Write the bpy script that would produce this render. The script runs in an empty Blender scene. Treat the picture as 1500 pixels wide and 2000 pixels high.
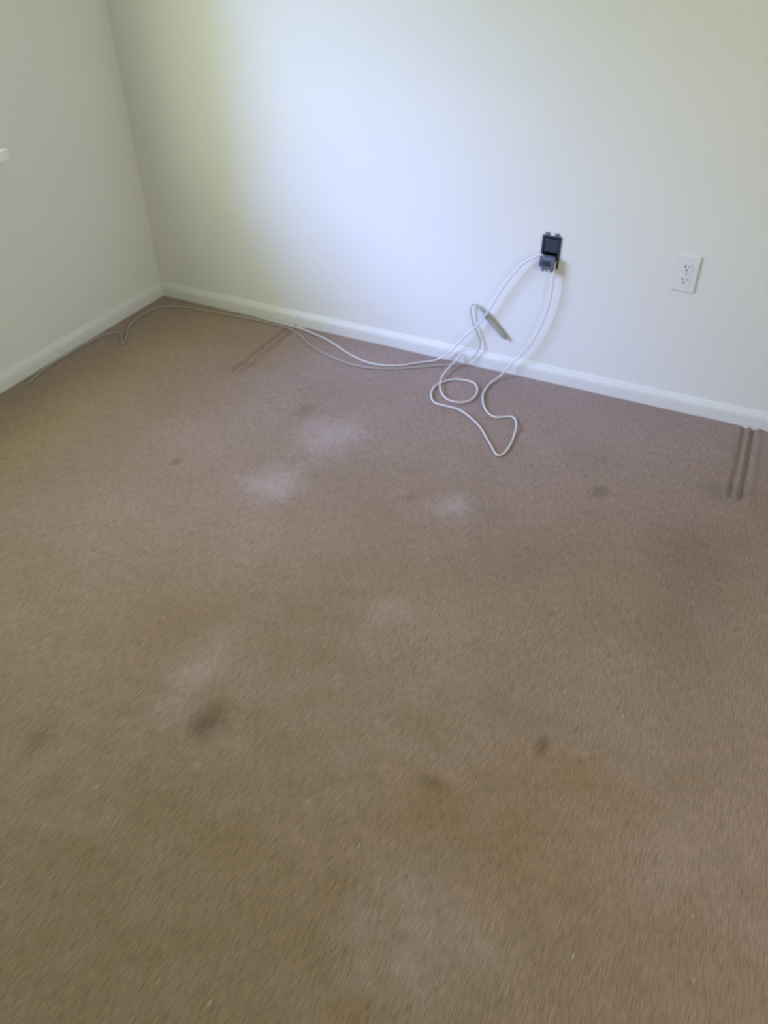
import bpy, bmesh, math, random
from mathutils import Vector, Matrix, Quaternion, noise
random.seed(7)
scene = bpy.context.scene
C = scene.collection

# ------------------------------------------------------------------ camera
F_PX, PITCH, ROLL, YAW = 1554.77, 0.68455, -0.00961, -0.46333
CAM = Vector((2.32636, -2.51788, 1.45))
fw = Vector((math.cos(PITCH)*math.sin(YAW), math.cos(PITCH)*math.cos(YAW), -math.sin(PITCH)))
rt = Vector((math.cos(YAW), -math.sin(YAW), 0)); up = rt.cross(fw)
rt2 = rt*math.cos(ROLL) + up*math.sin(ROLL); up2 = -rt*math.sin(ROLL) + up*math.cos(ROLL)
cd = bpy.data.cameras.new('camera'); cam = bpy.data.objects.new('camera', cd); C.objects.link(cam)
m = Matrix((rt2, up2, -fw)).transposed().to_4x4(); m.translation = CAM
cam.matrix_world = m
cd.sensor_fit = 'VERTICAL'; cd.sensor_height = 24.0; cd.lens = 24.0*F_PX/2000.0
cd.clip_start = 0.02
cd.dof.use_dof = True; cd.dof.focus_distance = 1.35; cd.dof.aperture_fstop = 2.8   # soft phone focus, nearer than the wall
scene.camera = cam

# ------------------------------------------------------------------ light
scene.view_settings.view_transform = 'Standard'
scene.view_settings.look = 'None'
scene.view_settings.gamma = 1.0
scene.view_settings.use_curve_mapping = False
scene.view_settings.exposure = 0.0
SKY_STRENGTH = 6.6
SUN_ENERGY, SUN_ANGLE = 7.0, 29.0                               # bright hazy part of the sky seen through the window
SUN_COLOR = (0.27, 0.36, 0.95)
SUN_DIR = Vector((1.0, 0.95, -0.70))
WIN_Y0, WIN_Y1, WIN_Z0, WIN_Z1 = -0.66, -2.26, 0.735, 2.02     # opening in the left wall
WT = 0.15                                                       # wall thickness

world = bpy.data.worlds.new('daylight'); scene.world = world; world.use_nodes = True
nt = world.node_tree; nt.nodes.clear()
def wn(t, **k):
    n = nt.nodes.new(t)
    for a, b in k.items(): setattr(n, a, b)
    return n
tc = wn('ShaderNodeTexCoord'); sp = wn('ShaderNodeSeparateXYZ'); rp = wn('ShaderNodeValToRGB')
bg = wn('ShaderNodeBackground'); ow = wn('ShaderNodeOutputWorld')
nt.links.new(tc.outputs['Generated'], sp.inputs[0])
nt.links.new(sp.outputs['Z'], rp.inputs[0])
e = rp.color_ramp.elements
e[0].position = 0.0; e[0].color = (0.62, 0.66, 0.42, 1)         # below the horizon: bright foliage and ground
e[1].position = 0.10; e[1].color = (1.0, 1.07, 0.85, 1)         # hazy sky over trees, the window side
mixw = wn('ShaderNodeMix', data_type='RGBA'); mr = wn('ShaderNodeMapRange')
nt.links.new(sp.outputs['X'], mr.inputs[0]); mr.inputs[1].default_value = -0.1; mr.inputs[2].default_value = 0.1
nt.links.new(mr.outputs[0], mixw.inputs[0]); nt.links.new(rp.outputs[0], mixw.inputs[6]); mixw.inputs[7].default_value = (1.55, 1.50, 1.40, 1)
nt.links.new(mixw.outputs[2], bg.inputs[0]); bg.inputs[1].default_value = SKY_STRENGTH
nt.links.new(bg.outputs[0], ow.inputs[0])

sl = bpy.data.lights.new('hazy_sun', 'SUN'); sl.energy = SUN_ENERGY; sl.angle = math.radians(SUN_ANGLE); sl.color = SUN_COLOR
so = bpy.data.objects.new('hazy_sun', sl); C.objects.link(so); so.location = (-5, -6, 6)
so.rotation_euler = SUN_DIR.to_track_quat('-Z', 'Z').to_euler()

FILL_WIN = (-2.85, -1.55, 0.85, 1.95)                                 # window added in the unseen right wall as fill light
for nm, x, (y0, y1, z0, z1), dr in (('window_portal', -WT+0.005, (WIN_Y1, WIN_Y0, WIN_Z0, WIN_Z1), 1), ('window_portal', 3.75+WT-0.005, FILL_WIN, -1)):
    pl = bpy.data.lights.new(nm, 'AREA'); pl.shape = 'RECTANGLE'; pl.cycles.is_portal = True
    pl.size = y1-y0; pl.size_y = z1-z0
    po = bpy.data.objects.new(nm, pl); C.objects.link(po); po.location = (x, (y0+y1)/2, (z0+z1)/2)
    po.rotation_euler = Vector((dr, 0, 0)).to_track_quat('-Z', 'Y').to_euler()

# ------------------------------------------------------------------ helpers
def obj(name, bm, mat, parent=None, smooth=False):
    me = bpy.data.meshes.new(name)
    bmesh.ops.recalc_face_normals(bm, faces=bm.faces[:])
    if smooth:
        for f in bm.faces: f.smooth = True
    bm.to_mesh(me); bm.free()
    o = bpy.data.objects.new(name, me); C.objects.link(o)
    if mat: me.materials.append(mat)
    if parent: o.parent = parent
    return o
def struct(name, bm, mat, parent=None, smooth=False):
    o = obj(name, bm, mat, parent, smooth)
    if parent is None: o['kind'] = 'structure'
    return o
def thing(name, label, cat, loc=(0, 0, 0), group=None):
    o = bpy.data.objects.new(name, None); C.objects.link(o); o.location = loc
    o.empty_display_size = 0.05
    o['label'] = label; o['category'] = cat
    if group: o['group'] = group
    return o
def tag(o, label, cat, group=None):
    o['label'] = label; o['category'] = cat
    if group: o['group'] = group
def box(bm, x0, x1, y0, y1, z0, z1, bevel=0, seg=2):
    r = bmesh.ops.create_cube(bm, size=1)
    vs = r['verts']
    for v in vs:
        v.co = Vector(((x0+x1)/2 + v.co.x*(x1-x0), (y0+y1)/2 + v.co.y*(y1-y0), (z0+z1)/2 + v.co.z*(z1-z0)))
    if bevel:
        ed = list({e for v in vs for e in v.link_edges})
        bmesh.ops.bevel(bm, geom=ed, offset=bevel, segments=seg, affect='EDGES', profile=0.5)
def spline(pts, sub=10):
    P = [Vector(p) for p in pts]; P = [P[0]*2-P[1]] + P + [P[-1]*2-P[-2]]; out = []
    for i in range(1, len(P)-2):
        a, b, c, d = P[i-1:i+3]
        for j in range(sub):
            t = j/sub
            out.append(0.5*((2*b) + (c-a)*t + (2*a-5*b+4*c-d)*t*t + (3*b-a-3*c+d)*t**3))
    out.append(P[-2]); return out
def tube(bm, path, rad, n=10):
    """round tube swept along a path; rad = number or function of 0..1"""
    T = []
    for i in range(len(path)):
        a = path[max(0, i-1)]; b = path[min(len(path)-1, i+1)]
        T.append((b-a).normalized())
    nrm = T[0].orthogonal().normalized(); rings = []
    for i, p in enumerate(path):
        if i:
            nrm = T[i-1].rotation_difference(T[i]) @ nrm
            nrm = (nrm - T[i]*nrm.dot(T[i])).normalized()
        bi = T[i].cross(nrm); r = rad(i/(len(path)-1)) if callable(rad) else rad
        rings.append([bm.verts.new(p + (nrm*math.cos(2*math.pi*k/n) + bi*math.sin(2*math.pi*k/n))*r) for k in range(n)])
    for a, b in zip(rings, rings[1:]):
        for k in range(n): bm.faces.new((a[k], a[(k+1) % n], b[(k+1) % n], b[k]))
    bm.faces.new(rings[0][::-1]); bm.faces.new(rings[-1])
def cyl(bm, c, axis, r, h, n=20):
    c = Vector(c); a = Vector(axis).normalized()
    tube(bm, [c-a*h/2, c+a*h/2], r, n)

class NM:
    """small node-material builder"""
    def __init__(s, name):
        s.m = bpy.data.materials.new(name); s.m.use_nodes = True; s.t = s.m.node_tree
        s.b = s.t.nodes['Principled BSDF']
    def n(s, t, ins=None, **k):
        x = s.t.nodes.new(t)
        for a, b in k.items(): setattr(x, a, b)
        for a, b in (ins or {}).items():
            if isinstance(b, bpy.types.NodeSocket): s.t.links.new(b, x.inputs[a])
            else: x.inputs[a].default_value = b
        return x
    def set(s, **k):
        for a, b in k.items():
            a = a.replace('_', ' ')
            if isinstance(b, bpy.types.NodeSocket): s.t.links.new(b, s.b.inputs[a])
            else: s.b.inputs[a].default_value = b
def plain(name, col, rough=0.5, nscale=60, var=0.06, bump=0.0, spec=0.5, metal=0.0):
    q = NM(name); tc = q.n('ShaderNodeTexCoord')
    nz = q.n('ShaderNodeTexNoise', {'Vector': tc.outputs['Object'], 'Scale': nscale, 'Detail': 4.0})
    rr = q.n('ShaderNodeMapRange', {'Value': nz.outputs['Fac'], 'To Min': 1-var, 'To Max': 1+var})
    mx = q.n('ShaderNodeVectorMath', {0: tuple(col), 'Scale': rr.outputs[0]}, operation='SCALE')
    q.set(Base_Color=mx.outputs[0], Roughness=rough, Specular_IOR_Level=spec, Metallic=metal)
    if bump:
        bp = q.n('ShaderNodeBump', {'Height': nz.outputs['Fac'], 'Strength': bump, 'Distance': 0.001})
        q.set(Normal=bp.outputs[0])
    return q.m

WALLC = (0.80, 0.795, 0.755)
def wall_mat():
    q = NM('painted_drywall'); tc = q.n('ShaderNodeTexCoord')
    a = q.n('ShaderNodeTexNoise', {'Vector': tc.outputs['Object'], 'Scale': 260.0, 'Detail': 3.0})
    b = q.n('ShaderNodeTexNoise', {'Vector': tc.outputs['Object'], 'Scale': 2.2, 'Detail': 3.0})
    rr = q.n('ShaderNodeMapRange', {'Value': b.outputs['Fac'], 'To Min': 0.98, 'To Max': 1.02})
    mx = q.n('ShaderNodeVectorMath', {0: WALLC, 'Scale': rr.outputs[0]}, operation='SCALE')
    bp = q.n('ShaderNodeBump', {'Height': a.outputs['Fac'], 'Strength': 0.12, 'Distance': 0.001})
    q.set(Base_Color=mx.outputs[0], Roughness=0.75, Specular_IOR_Level=0.25, Normal=bp.outputs[0])
    return q.m
M_WALL = wall_mat()
M_CEIL = plain('ceiling_paint', (0.80, 0.80, 0.77), 0.9, 120, 0.03, 0.4, 0.1)
M_TRIM = plain('semi_gloss_trim_paint', (0.765, 0.765, 0.735), 0.45, 30, 0.02)
M_SILL = plain('gloss_white_sill_paint', (0.90, 0.90, 0.91), 0.25, 30, 0.01)
M_VINYL = plain('white_vinyl', (0.80, 0.81, 0.82), 0.4, 40, 0.02)
M_GRASS = plain('lawn', (0.16, 0.26, 0.08), 0.9, 3, 0.3, 0.3, 0.1)
M_PLATE = plain('outlet_plastic', (0.80, 0.80, 0.80), 0.35, 40, 0.015)
M_SLOT = plain('slot_shadow_plastic', (0.10, 0.10, 0.11), 0.6, 40, 0.05)
M_SCREW = plain('painted_screw', (0.62, 0.62, 0.62), 0.35, 90, 0.05, metal=0.3)
M_DARK = plain('dark_blue_grey_plastic', (0.035, 0.045, 0.075), 0.5, 80, 0.15, 0.2)
M_DARK2 = plain('grey_jack_plastic', (0.15, 0.16, 0.23), 0.45, 90, 0.2, 0.2)
M_BRASS = plain('dull_metal_contact', (0.50, 0.48, 0.44), 0.35, 90, 0.1, metal=0.9)
M_CORD = plain('white_cord_jacket', (0.74, 0.72, 0.72), 0.38, 50, 0.03)
M_CORD2 = plain('cream_cord_jacket', (0.47, 0.43, 0.40), 0.45, 50, 0.03)
M_TAUPE = plain('taupe_plastic', (0.37, 0.37, 0.33), 0.5, 60, 0.08, 0.1)
def glass():
    m = bpy.data.materials.new('window_glass'); m.use_nodes = True; t = m.node_tree; t.nodes.clear()
    a = t.nodes.new('ShaderNodeBsdfTransparent'); a.inputs[0].default_value = (0.95, 0.97, 0.96, 1)
    g = t.nodes.new('ShaderNodeBsdfGlossy'); g.inputs['Roughness'].default_value = 0.03
    x = t.nodes.new('ShaderNodeMixShader'); x.inputs[0].default_value = 0.06; o = t.nodes.new('ShaderNodeOutputMaterial')
    t.links.new(a.outputs[0], x.inputs[1]); t.links.new(g.outputs[0], x.inputs[2]); t.links.new(x.outputs[0], o.inputs[0])
    return m
M_GLASS = glass()

# ------------------------------------------------------------------ carpet
# (x, y, radius along x, radius along y, colour, strength)  - stains, tinted patches and crumbs, plus painted shade and vignette zones
PALE = (0.46, 0.375, 0.43); DARK = (0.13, 0.085, 0.068); OCHRE = (0.26, 0.17, 0.085); GREY = (0.215, 0.155, 0.135)
STAINS_AND_SHADE = [
    (1.18, -0.95, 0.075, 0.085, PALE, 0.55), (1.20, -0.66, 0.085, 0.10, PALE, 0.47), (1.70, -0.82, 0.06, 0.055, PALE, 0.50),
    (1.72, -1.28, 0.05, 0.05, PALE, 0.33), (1.40, -1.63, 0.05, 0.11, PALE, 0.37), (2.12, -1.96, 0.13, 0.13, PALE, 0.28),
    (1.505, -1.745, 0.034, 0.045, DARK, 0.84), (2.006, -1.668, 0.024, 0.020, DARK, 0.81), (2.178, -1.484, 0.014, 0.022, DARK, 0.81),
    (2.065, -0.566, 0.022, 0.026, DARK, 0.51), (1.201, -1.951, 0.026, 0.04, DARK, 0.43), (1.043, -0.549, 0.03, 0.045, DARK, 0.38),
    (2.057, -2.108, 0.035, 0.035, OCHRE, 0.50), (0.834, -0.983, 0.012, 0.02, DARK, 0.47), (1.569, -0.832, 0.015, 0.02, DARK, 0.41),
    (2.15, -1.43, 0.11, 0.035, GREY, 0.35), (2.26, -1.52, 0.12, 0.05, OCHRE, 0.40),
    (2.33, -0.70, 0.12, 0.13, GREY, 0.45), (2.38, -0.95, 0.11, 0.24, GREY, 0.38), (2.24, -1.72, 0.15, 0.14, OCHRE, 0.35),
    (2.01, -1.72, 0.08, 0.08, OCHRE, 0.40), (1.90, -0.98, 0.15, 0.12, GREY, 0.25), (1.62, -0.78, 0.06, 0.05, OCHRE, 0.35),
    (1.80, -0.80, 0.06, 0.05, GREY, 0.30), (1.98, -0.56, 0.05, 0.03, (0.36, 0.22, 0.16), 0.3),
    (1.25, -1.55, 0.12, 0.12, OCHRE, 0.22), (1.75, -1.95, 0.2, 0.12, OCHRE, 0.22), (0.25, -0.9, 0.20, 0.9, (0.40, 0.30, 0.13), 0.40), (1.9, -2.45, 1.2, 0.75, (0.17, 0.122, 0.050), 0.58),  # last two: painted-in warm shade below the window; painted vignette near the camera
    (0.45, -0.2, 0.35, 0.18, (0.30, 0.20, 0.085), 0.30), (2.40, -0.40, 0.07, 0.045, GREY, 0.5),  # first: broad yellower tint in the room corner
]
def carpet_mat():
    q = NM('beige_cut_pile_carpet'); tc = q.n('ShaderNodeTexCoord'); P = tc.outputs['Object']
    # base tone, mottled
    n1 = q.n('ShaderNodeTexNoise', {'Vector': P, 'Scale': 3.0, 'Detail': 5.0, 'Roughness': 0.6})
    base = q.n('ShaderNodeMix', {0: n1.outputs['Fac'], 6: (0.252, 0.173, 0.125, 1), 7: (0.358, 0.260, 0.250, 1)}, data_type='RGBA')
    col = base.outputs[2]
    warp = q.n('ShaderNodeTexNoise', {'Vector': P, 'Scale': 14.0, 'Detail': 4.0})
    wv = q.n('ShaderNodeVectorMath', {0: warp.outputs['Color'], 1: (0.5, 0.5, 0.5)}, operation='SUBTRACT')
    for (x, y, rx, ry, c, s) in STAINS_AND_SHADE:
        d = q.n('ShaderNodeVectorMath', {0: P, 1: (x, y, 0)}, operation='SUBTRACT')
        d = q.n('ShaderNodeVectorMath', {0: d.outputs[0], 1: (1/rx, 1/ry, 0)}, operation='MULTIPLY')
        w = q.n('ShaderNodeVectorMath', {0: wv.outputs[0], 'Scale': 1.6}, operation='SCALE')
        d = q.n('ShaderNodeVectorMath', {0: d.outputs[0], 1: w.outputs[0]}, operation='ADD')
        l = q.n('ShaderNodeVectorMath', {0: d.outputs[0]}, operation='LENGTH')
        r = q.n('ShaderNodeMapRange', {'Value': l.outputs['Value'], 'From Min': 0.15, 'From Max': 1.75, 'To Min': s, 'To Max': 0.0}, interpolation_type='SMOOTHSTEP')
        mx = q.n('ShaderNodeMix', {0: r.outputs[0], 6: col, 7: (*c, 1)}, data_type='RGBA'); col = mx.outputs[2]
    # pile: tufts lying along the room (y), plus fine fibre grain
    mp = q.n('ShaderNodeMapping', {'Vector': P, 'Scale': (290.0, 42.0, 1.0)})
    t1 = q.n('ShaderNodeTexNoise', {'Vector': mp.outputs[0], 'Scale': 1.0, 'Detail': 2.0, 'Distortion': 0.4})
    mp2 = q.n('ShaderNodeMapping', {'Vector': P, 'Scale': (120.0, 26.0, 1.0)})
    t2 = q.n('ShaderNodeTexNoise', {'Vector': mp2.outputs[0], 'Scale': 1.0, 'Detail': 3.0, 'Distortion': 0.3})
    a = q.n('ShaderNodeMapRange', {'Value': t1.outputs['Fac'], 'From Min': 0.25, 'From Max': 0.75, 'To Min': 0.76, 'To Max': 1.24})
    b = q.n('ShaderNodeMapRange', {'Value': t2.outputs['Fac'], 'From Min': 0.25, 'From Max': 0.75, 'To Min': 0.92, 'To Max': 1.08})
    ab = q.n('ShaderNodeMath', {0: a.outputs[0], 1: b.outputs[0]}, operation='MULTIPLY')
    # sparse light tuft tips and lint caught in the pile
    mp3 = q.n('ShaderNodeMapping', {'Vector': P, 'Scale': (95.0, 30.0, 1.0)})
    v = q.n('ShaderNodeTexVoronoi', {'Vector': mp3.outputs[0], 'Scale': 0.55}, feature='F1')
    near = q.n('ShaderNodeMapRange', {'Value': v.outputs['Distance'], 'From Min': 0.0, 'From Max': 0.14, 'To Min': 1.0, 'To Max': 0.0})
    sc = q.n('ShaderNodeSeparateColor', {0: v.outputs['Color']})
    pick = q.n('ShaderNodeMath', {0: sc.outputs[0], 1: 0.93}, operation='GREATER_THAN')
    fl = q.n('ShaderNodeMath', {0: near.outputs[0], 1: pick.outputs[0]}, operation='MULTIPLY')
    fl = q.n('ShaderNodeMath', {0: fl.outputs[0], 1: 0.55}, operation='MULTIPLY')
    c2 = q.n('ShaderNodeVectorMath', {0: col, 'Scale': ab.outputs[0]}, operation='SCALE')
    c3 = q.n('ShaderNodeMix', {0: fl.outputs[0], 6: c2.outputs[0], 7: (0.62, 0.54, 0.43, 1)}, data_type='RGBA')
    h = q.n('ShaderNodeMath', {0: t1.outputs['Fac'], 1: t2.outputs['Fac']}, operation='ADD')
    bp = q.n('ShaderNodeBump', {'Height': h.outputs[0], 'Strength': 0.35, 'Distance': 0.003})
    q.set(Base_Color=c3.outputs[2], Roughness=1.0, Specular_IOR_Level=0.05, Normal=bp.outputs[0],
          Sheen_Weight=0.15, Sheen_Roughness=0.6)
    return q.m
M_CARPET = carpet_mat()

RX, RY, RZ = 3.75, -3.95, 2.44
def axis(a, b, step, fine):
    v = [a]
    while v[-1] < b-1e-6:
        x = v[-1]; s = step
        for (f0, f1, fs) in fine:
            if f0-step <= x <= f1: s = min(s, fs)
        v.append(min(b, x+s))
    return v
def g(d, s): return math.exp(-(d/s)**2)
def sm(t): t = max(0, min(1, t)); return t*t*(3-2*t)
def carpet_h(x, y):
    h = 0.0022*noise.noise(Vector((x*3.1, y*3.1, 0))) + 0.0010*noise.noise(Vector((x*9, y*9, 3)))
    # imprint left by a heavy dresser: two side panels and a front edge
    k = sm((y+0.45)/0.05)
    h -= 0.008*k*(g(x-(2.409-0.02*y), 0.008) + 1.1*g(x-(2.434-0.03*y), 0.008))
    h += 0.004*k*(g(x-(2.422-0.025*y), 0.006) + g(x-(2.455-0.03*y), 0.010))
    h -= 0.009*k*(g(x-0.661, 0.009) + 0.8*g(x-0.698, 0.008))
    h += 0.004*k*g(x-0.679, 0.008)
    e = sm((x-0.60)/0.05)*sm((2.46-x)/0.05)
    h -= 0.0065*e*g(y+0.345-0.012*math.sin(x*4), 0.020)
    return h
bm = bmesh.new()
xs = axis(-WT, RX+WT, 0.02, [(0.62, 0.73, 0.004), (2.38, 2.49, 0.004)])
ys = axis(RY-WT, WT, 0.02, [(-0.50, -0.28, 0.008)])
V = [[bm.verts.new((x, y, carpet_h(x, y))) for x in xs] for y in ys]
for j in range(len(ys)-1):
    for i in range(len(xs)-1): bm.faces.new((V[j][i], V[j][i+1], V[j+1][i+1], V[j+1][i]))
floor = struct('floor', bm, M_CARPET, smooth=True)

# ------------------------------------------------------------------ walls
def slab_with_hole(name, ax, pos0, pos1, u0, u1, hole, mat):
    """wall slab between pos0..pos1 on axis ax, spanning u0..u1 and the room height, with one rectangular hole"""
    bm = bmesh.new(); Z0, Z1 = -0.05, RZ
    us = sorted({u0, u1, *(hole[:2] if hole else ())}); zs = sorted({Z0, Z1, *(hole[2:] if hole else ())})
    cache = {}
    def vt(p, u, z):
        key = (p, u, z)
        if key not in cache: cache[key] = bm.verts.new((p, u, z) if ax == 0 else (u, p, z))
        return cache[key]
    for i in range(len(us)-1):
        for j in range(len(zs)-1):
            a, b, c, d = us[i], us[i+1], zs[j], zs[j+1]
            if hole and a == hole[0] and c == hole[2]:
                for (p, q_) in (((a, c), (b, c)), ((b, c), (b, d)), ((b, d), (a, d)), ((a, d), (a, c))):
                    bm.faces.new((vt(pos0, *p), vt(pos0, *q_), vt(pos1, *q_), vt(pos1, *p)))
                continue
            for p in (pos0, pos1): bm.faces.new((vt(p, a, c), vt(p, b, c), vt(p, b, d), vt(p, a, d)))
    for j in range(len(zs)-1):
        for u in (u0, u1): bm.faces.new((vt(pos0, u, zs[j]), vt(pos1, u, zs[j]), vt(pos1, u, zs[j+1]), vt(pos0, u, zs[j+1])))
    for i in range(len(us)-1):
        for z in (Z0, Z1): bm.faces.new((vt(pos0, us[i], z), vt(pos1, us[i], z), vt(pos1, us[i+1], z), vt(pos0, us[i+1], z)))
    return struct(name, bm, mat)
BX0, BX1, BZ0, BZ1 = 1.657, 1.710, 0.415, 0.512                # opening of the low voltage box
slab_with_hole('wall_back', 1, 0.0, WT, -WT, RX+WT, (BX0, BX1, BZ0, BZ1), M_WALL)
slab_with_hole('wall_left', 0, -WT, 0.0, RY, 0.0, (WIN_Y1, WIN_Y0, WIN_Z0, WIN_Z1), M_WALL)
slab_with_hole('wall_right', 0, RX, RX+WT, RY, 0.0, FILL_WIN, M_WALL)
slab_with_hole('wall_front', 1, RY-WT, RY, -WT, RX+WT, None, M_WALL)
bm = bmesh.new(); box(bm, -WT, RX+WT, RY-WT, WT, RZ, RZ+0.1); struct('ceiling', bm, M_CEIL)

def baseboard(name, a, b, inward):
    """moulded skirting from a to b with a rounded top, profile depth towards the room"""
    prof = [(0, -0.01), (0.013, -0.01), (0.013, 0.030), (0.0125, 0.037), (0.011, 0.043), (0.0085, 0.048), (0.006, 0.0525), (0.004, 0.057), (0.0, 0.060)]
    a, b, n = Vector(a), Vector(b), Vector(inward); bm = bmesh.new()
    ra = [bm.verts.new(a+n*d+Vector((0, 0, z))) for d, z in prof]; rb = [bm.verts.new(b+n*d+Vector((0, 0, z))) for d, z in prof]
    for i in range(len(prof)-1): bm.faces.new((ra[i], ra[i+1], rb[i+1], rb[i]))
    bm.faces.new((ra[-1], ra[0], rb[0], rb[-1])); bm.faces.new(ra); bm.faces.new(rb[::-1])
    return struct(name, bm, M_TRIM, smooth=False)
baseboard('baseboard_back', (0, 0, 0), (RX, 0, 0), (0, -1, 0))
baseboard('baseboard_left', (0, -0.013, 0), (0, RY, 0), (1, 0, 0))
baseboard('baseboard_right', (RX, -0.013, 0), (RX, RY, 0), (-1, 0, 0))
baseboard('baseboard_front', (0.013, RY, 0), (RX-0.013, RY, 0), (0, 1, 0))

# vinyl slider windows, one of them added for fill; the end of window_1's projecting sill shows at the picture's left edge
def make_window(name, xf, sgn, y1, y0, z0w, z1w):
    """window between y1 < y0 in a wall whose room face is x = xf; sgn +1 when the room lies towards +x"""
    w = bpy.data.objects.new(name, None); C.objects.link(w); w['kind'] = 'structure'; w.location = (xf, (y0+y1)/2, z0w)
    X = lambda d: sgn*d
    def bx_(bm, a, b, c0, c1, d0, d1, bev=0):
        lo, hi = sorted((X(a), X(b))); box(bm, lo, hi, c0-w.location.y, c1-w.location.y, d0-z0w, d1-z0w, bev)
    bm = bmesh.new(); A, B, t = -0.125, -0.075, 0.04
    bx_(bm, A, B, y1, y0, z0w, z0w+t, 0.003); bx_(bm, A, B, y1, y0, z1w-t, z1w, 0.003)
    bx_(bm, A, B, y0-t, y0, z0w+t, z1w-t, 0.003); bx_(bm, A, B, y1, y1+t, z0w+t, z1w-t, 0.003)
    obj('window_frame', bm, M_VINYL, w)
    ym = (y0+y1)/2
    for (a, b, x) in ((y1+t, ym+0.02, -0.110), (ym-0.02, y0-t, -0.092)):
        bm = bmesh.new(); s = 0.03; za, zb = z0w+t, z1w-t
        bx_(bm, x-0.008, x+0.008, a, b, za, za+s, 0.002); bx_(bm, x-0.008, x+0.008, a, b, zb-s, zb, 0.002)
        bx_(bm, x-0.008, x+0.008, a, a+s, za+s, zb-s, 0.002); bx_(bm, x-0.008, x+0.008, b-s, b, za+s, zb-s, 0.002)
        sash = obj('sash', bm, M_VINYL, w)
        bm = bmesh.new(); bx_(bm, x-0.002, x+0.002, a+s, b-s, za+s, zb-s); obj('pane', bm, M_GLASS, sash)
    bm = bmesh.new(); bx_(bm, -0.074, 0.0, y1, y0, z0w, z0w+0.008); bx_(bm, 0.0, 0.030, y1-0.052, y0+0.052, z0w-0.024, z0w+0.010, 0.004)
    obj('window_sill', bm, M_SILL, w)
make_window('window_1', 0.0, 1, WIN_Y1, WIN_Y0, WIN_Z0, WIN_Z1)
make_window('fill_window', RX, -1, *FILL_WIN)  # never in view, added to lift the light on the left wall
bm = bmesh.new(); box(bm, -40, -0.6, -30, 30, -0.6, -0.5); o = struct('ground', bm, M_GRASS)

# ------------------------------------------------------------------ duplex outlet
ox, oz = 2.112, 0.467
t = thing('power_outlet', 'white duplex power outlet on the back wall, right of the dark wall box', 'outlet', (ox, 0, oz))
bm = bmesh.new(); box(bm, -0.035, 0.035, -0.006, 0.0, -0.0572, 0.0572, 0.0035, 3); obj('cover_plate', bm, M_PLATE, t)
for s in (-1, 1):
    bm = bmesh.new(); n = 28; zc = s*0.0195
    ring = []
    for kx in range(n):
        a = 2*math.pi*kx/n; r = 0.0172
        ring.append((r*math.cos(a), zc + max(-0.0135, min(0.0135, r*math.sin(a)))))
    f = [bm.verts.new((x, -0.0078, z)) for x, z in ring]; b_ = [bm.verts.new((x*1.03, -0.0055, zc+(z-zc)*1.03)) for x, z in ring]
    bm.faces.new(f)
    for i in range(n): bm.faces.new((f[i], f[(i+1) % n], b_[(i+1) % n], b_[i]))
    rc = obj('receptacle', bm, M_PLATE, t)
    for x, hh in ((-0.0063, 0.0042), (0.0063, 0.0034)):
        bm = bmesh.new(); box(bm, x-0.0013, x+0.0013, -0.0082, -0.0070, zc+0.003-hh, zc+0.003+hh); obj('slot', bm, M_SLOT, rc)
    bm = bmesh.new(); cyl(bm, (0, -0.0076, zc-0.0075), (0, 1, 0), 0.0025, 0.0012, 14); obj('ground_hole', bm, M_SLOT, rc)
bm = bmesh.new(); cyl(bm, (0, -0.0066, 0), (0, 1, 0), 0.0034, 0.0016, 16); box(bm, -0.0028, 0.0028, -0.0078, -0.0072, -0.0004, 0.0004)
obj('screw', bm, M_SCREW, t)

# ------------------------------------------------------------------ open wall box with a jack hanging out of it
bx, bz = (BX0+BX1)/2, (BZ0+BZ1)/2; hw, hh = (BX1-BX0)/2, (BZ1-BZ0)/2
t = thing('wall_box', 'dark open cable box without a cover plate, recessed in the white back wall', 'cable box', (bx, 0, bz))
bm = bmesh.new(); th = 0.0025; D = 0.055
box(bm, -hw, hw, D-th, D, -hh, hh); box(bm, -hw, -hw+th, 0.0, D, -hh, hh); box(bm, hw-th, hw, 0.0, D, -hh, hh)
box(bm, -hw, hw, 0, D, -hh, -hh+th); box(bm, -hw, hw, 0, D, hh-th, hh)
obj('box_shell', bm, M_DARK, t)
bm = bmesh.new(); r_ = 0.005                                     # flange on the wall face
box(bm, -hw-r_, -hw+0.002, -0.004, 0.0, -hh, hh, 0.001); box(bm, hw-0.002, hw+r_, -0.004, 0.0, -hh, hh, 0.001)
box(bm, -hw-r_, hw+r_, -0.004, 0.0, hh-0.002, hh+0.004, 0.001); box(bm, -hw-r_, hw+r_, -0.004, 0.0, -hh-0.004, -hh+0.002, 0.001)
obj('flange', bm, M_DARK, t)
for s in (-1, 1):
    for sx in (-0.6, 0.6):
        bm = bmesh.new(); box(bm, sx*hw-0.007, sx*hw+0.007, -0.003, 0.0, s*(hh+0.004), s*(hh+0.013), 0.0)
        obj('mounting_ear', bm, M_DARK2, t)
bm = bmesh.new(); box(bm, -hw+0.005, hw-0.002, -0.006, 0.020, 0.0, hh-0.006, 0.002)
obj('blank_insert', bm, M_DARK, t)
j = thing('cable_jack', 'grey cable jack hanging out of the lower half of the dark wall box', 'jack', (bx+0.002, -0.022, bz-0.030))
bm = bmesh.new(); box(bm, -0.021, 0.021, -0.012, 0.012, -0.016, 0.022, 0.0025); obj('jack_body', bm, M_DARK2, j)
for dx in (-0.012, 0.0, 0.012):
    bm = bmesh.new(); tube(bm, [Vector((dx, -0.004, -0.014)), Vector((dx*1.2, -0.005, -0.026))], 0.0042, 12); obj('terminal', bm, M_BRASS if dx == 0 else M_DARK2, j)
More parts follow.
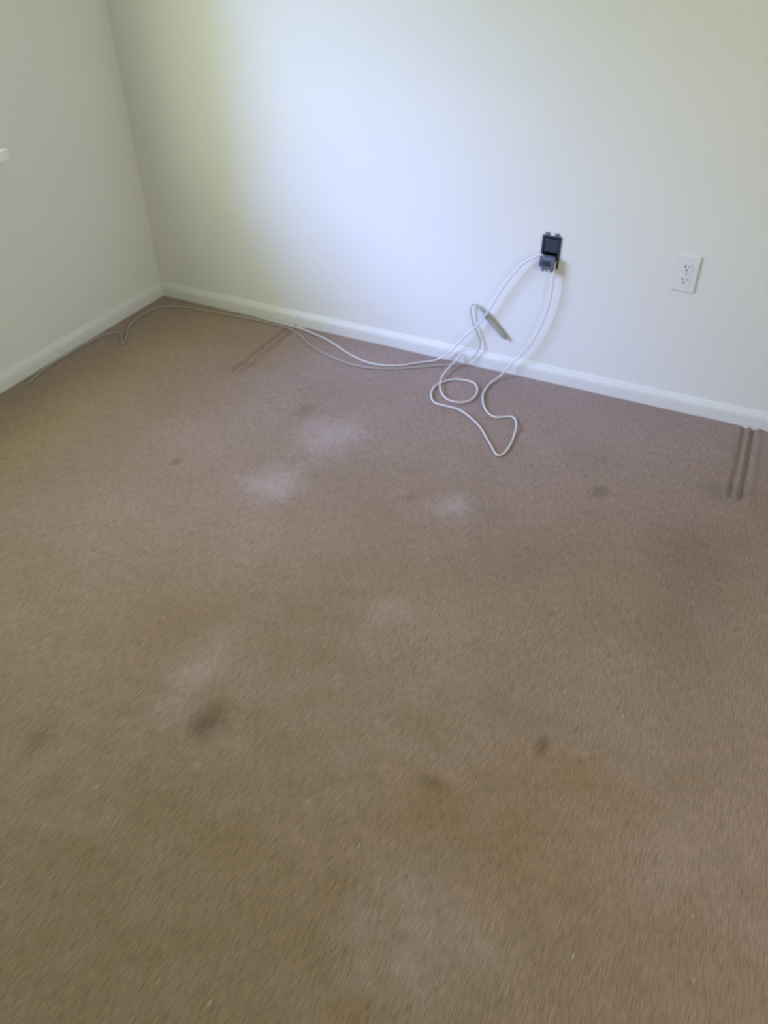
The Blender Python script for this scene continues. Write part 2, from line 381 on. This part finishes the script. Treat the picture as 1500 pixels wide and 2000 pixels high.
bm = bmesh.new(); box(bm, -0.017, 0.010, -0.0145, -0.0115, -0.006, 0.012, 0.001); obj('port_face', bm, M_DARK, j)

# ------------------------------------------------------------------ cords (paths in metres)
FZ = 0.006
def cord(name, label, pts, rad=0.0030, sub=10, mat=None):
    o = thing(name, label, 'cord', pts[0])
    bm = bmesh.new(); p0 = Vector(pts[0])
    tube(bm, [p-p0 for p in spline(pts, sub)], rad)
    obj('cord_jacket', bm, mat or M_CORD, o, smooth=True)
    return o
A = [(1.674, 0.012, 0.444), (1.670, -0.014, 0.452), (1.653, -0.027, 0.456), (1.602, -0.028, 0.418), (1.547, -0.028, 0.334), (1.508, -0.028, 0.252), (1.466, -0.028, 0.178),
     (1.411, -0.030, 0.110), (1.363, -0.034, 0.046), (1.315, -0.052, 0.010), (1.264, -0.090, FZ), (1.193, -0.150, FZ), (1.097, -0.171, FZ),
     (0.992, -0.138, FZ), (0.884, -0.084, FZ), (0.756, -0.044, FZ), (0.653, -0.031, FZ), (0.507, -0.026, FZ)]
cord('cable', 'white cable arching left from the dark wall box down onto the carpet by the baseboard', A)
B = [(1.703, 0.012, 0.432), (1.7075, -0.016, 0.432), (1.710, -0.026, 0.405), (1.712, -0.028, 0.361), (1.707, -0.028, 0.288), (1.688, -0.028, 0.209), (1.652, -0.030, 0.123),
     (1.603, -0.036, 0.054), (1.575, -0.066, 0.014), (1.556, -0.122, FZ), (1.561, -0.204, FZ), (1.598, -0.284, FZ), (1.646, -0.322, FZ), (1.697, -0.297, FZ),
     (1.722, -0.320, FZ), (1.739, -0.38, FZ), (1.748, -0.445, FZ), (1.747, -0.505, FZ), (1.729, -0.526, FZ), (1.683, -0.472, FZ),
     (1.618, -0.394, FZ), (1.531, -0.334, FZ), (1.468, -0.328, FZ), (1.426, -0.322, FZ), (1.395, -0.276, FZ), (1.388, -0.211, FZ),
     (1.427, -0.150, FZ), (1.495, -0.139, FZ), (1.531, -0.180, FZ), (1.537, -0.246, FZ), (1.511, -0.288, FZ+0.002), (1.464, -0.292, FZ+0.004),
     (1.424, -0.255, 0.010), (1.397, -0.200, 0.013), (1.385, -0.140, 0.013), (1.388, -0.075, 0.018), (1.396, -0.045, 0.026), (1.402, -0.026, 0.042)]
cord('cable', 'white cable dropping from the dark wall box into a loose coil on the carpet', B)
Cc = [(1.466, -0.014, 0.226), (1.446, -0.013, 0.240), (1.428, -0.013, 0.227), (1.435, -0.013, 0.180), (1.457, -0.013, 0.134), (1.473, -0.014, 0.095), (1.461, -0.024, 0.052),
      (1.425, -0.038, 0.018), (1.365, -0.062, FZ), (1.30, -0.105, FZ), (1.24, -0.148, FZ), (1.147, -0.195, FZ), (1.051, -0.209, FZ), (0.944, -0.188, FZ), (0.84, -0.147, FZ), (0.73, -0.078, FZ),
      (0.66, -0.052, FZ), (0.507, -0.048, FZ), (0.40, -0.056, FZ), (0.264, -0.064, FZ), (0.14, -0.085, FZ), (0.075, -0.130, FZ), (0.062, -0.22, FZ), (0.082, -0.31, FZ),
      (0.130, -0.385, FZ), (0.160, -0.435, FZ), (0.158, -0.446, FZ), (0.135, -0.420, FZ), (0.085, -0.380, FZ), (0.048, -0.40, FZ), (0.034, -0.47, FZ), (0.028, -0.60, FZ), (0.028, -0.69, FZ), (0.040, -0.770, FZ), (0.062, -0.843, FZ)]
c = cord('cable', 'thin cream cable trailing left along the carpet edge and round the room corner', Cc, 0.0024, 10, M_CORD2)
p0 = Vector(Cc[0]); a = Vector((1.462, -0.014, 0.230))-p0; b = Vector((1.563, -0.012, 0.136))-p0
bm = bmesh.new()
def prof(u):
    if u < 0.12: return 0.0045
    if u < 0.2: return 0.0045+(u-0.12)/0.08*0.0045
    if u > 0.94: return 0.009-(u-0.94)/0.06*0.003
    return 0.009
tube(bm, [a+(b-a)*(i/40) for i in range(41)], prof, 18)
cn = obj('connector', bm, M_TAUPE, c, smooth=True); cn['label'] = 'taupe cable connector'
bm = bmesh.new(); d = (b-a).normalized(); tube(bm, [b, b+d*0.006], 0.0035, 12); obj('contact_tip', bm, M_BRASS, cn)
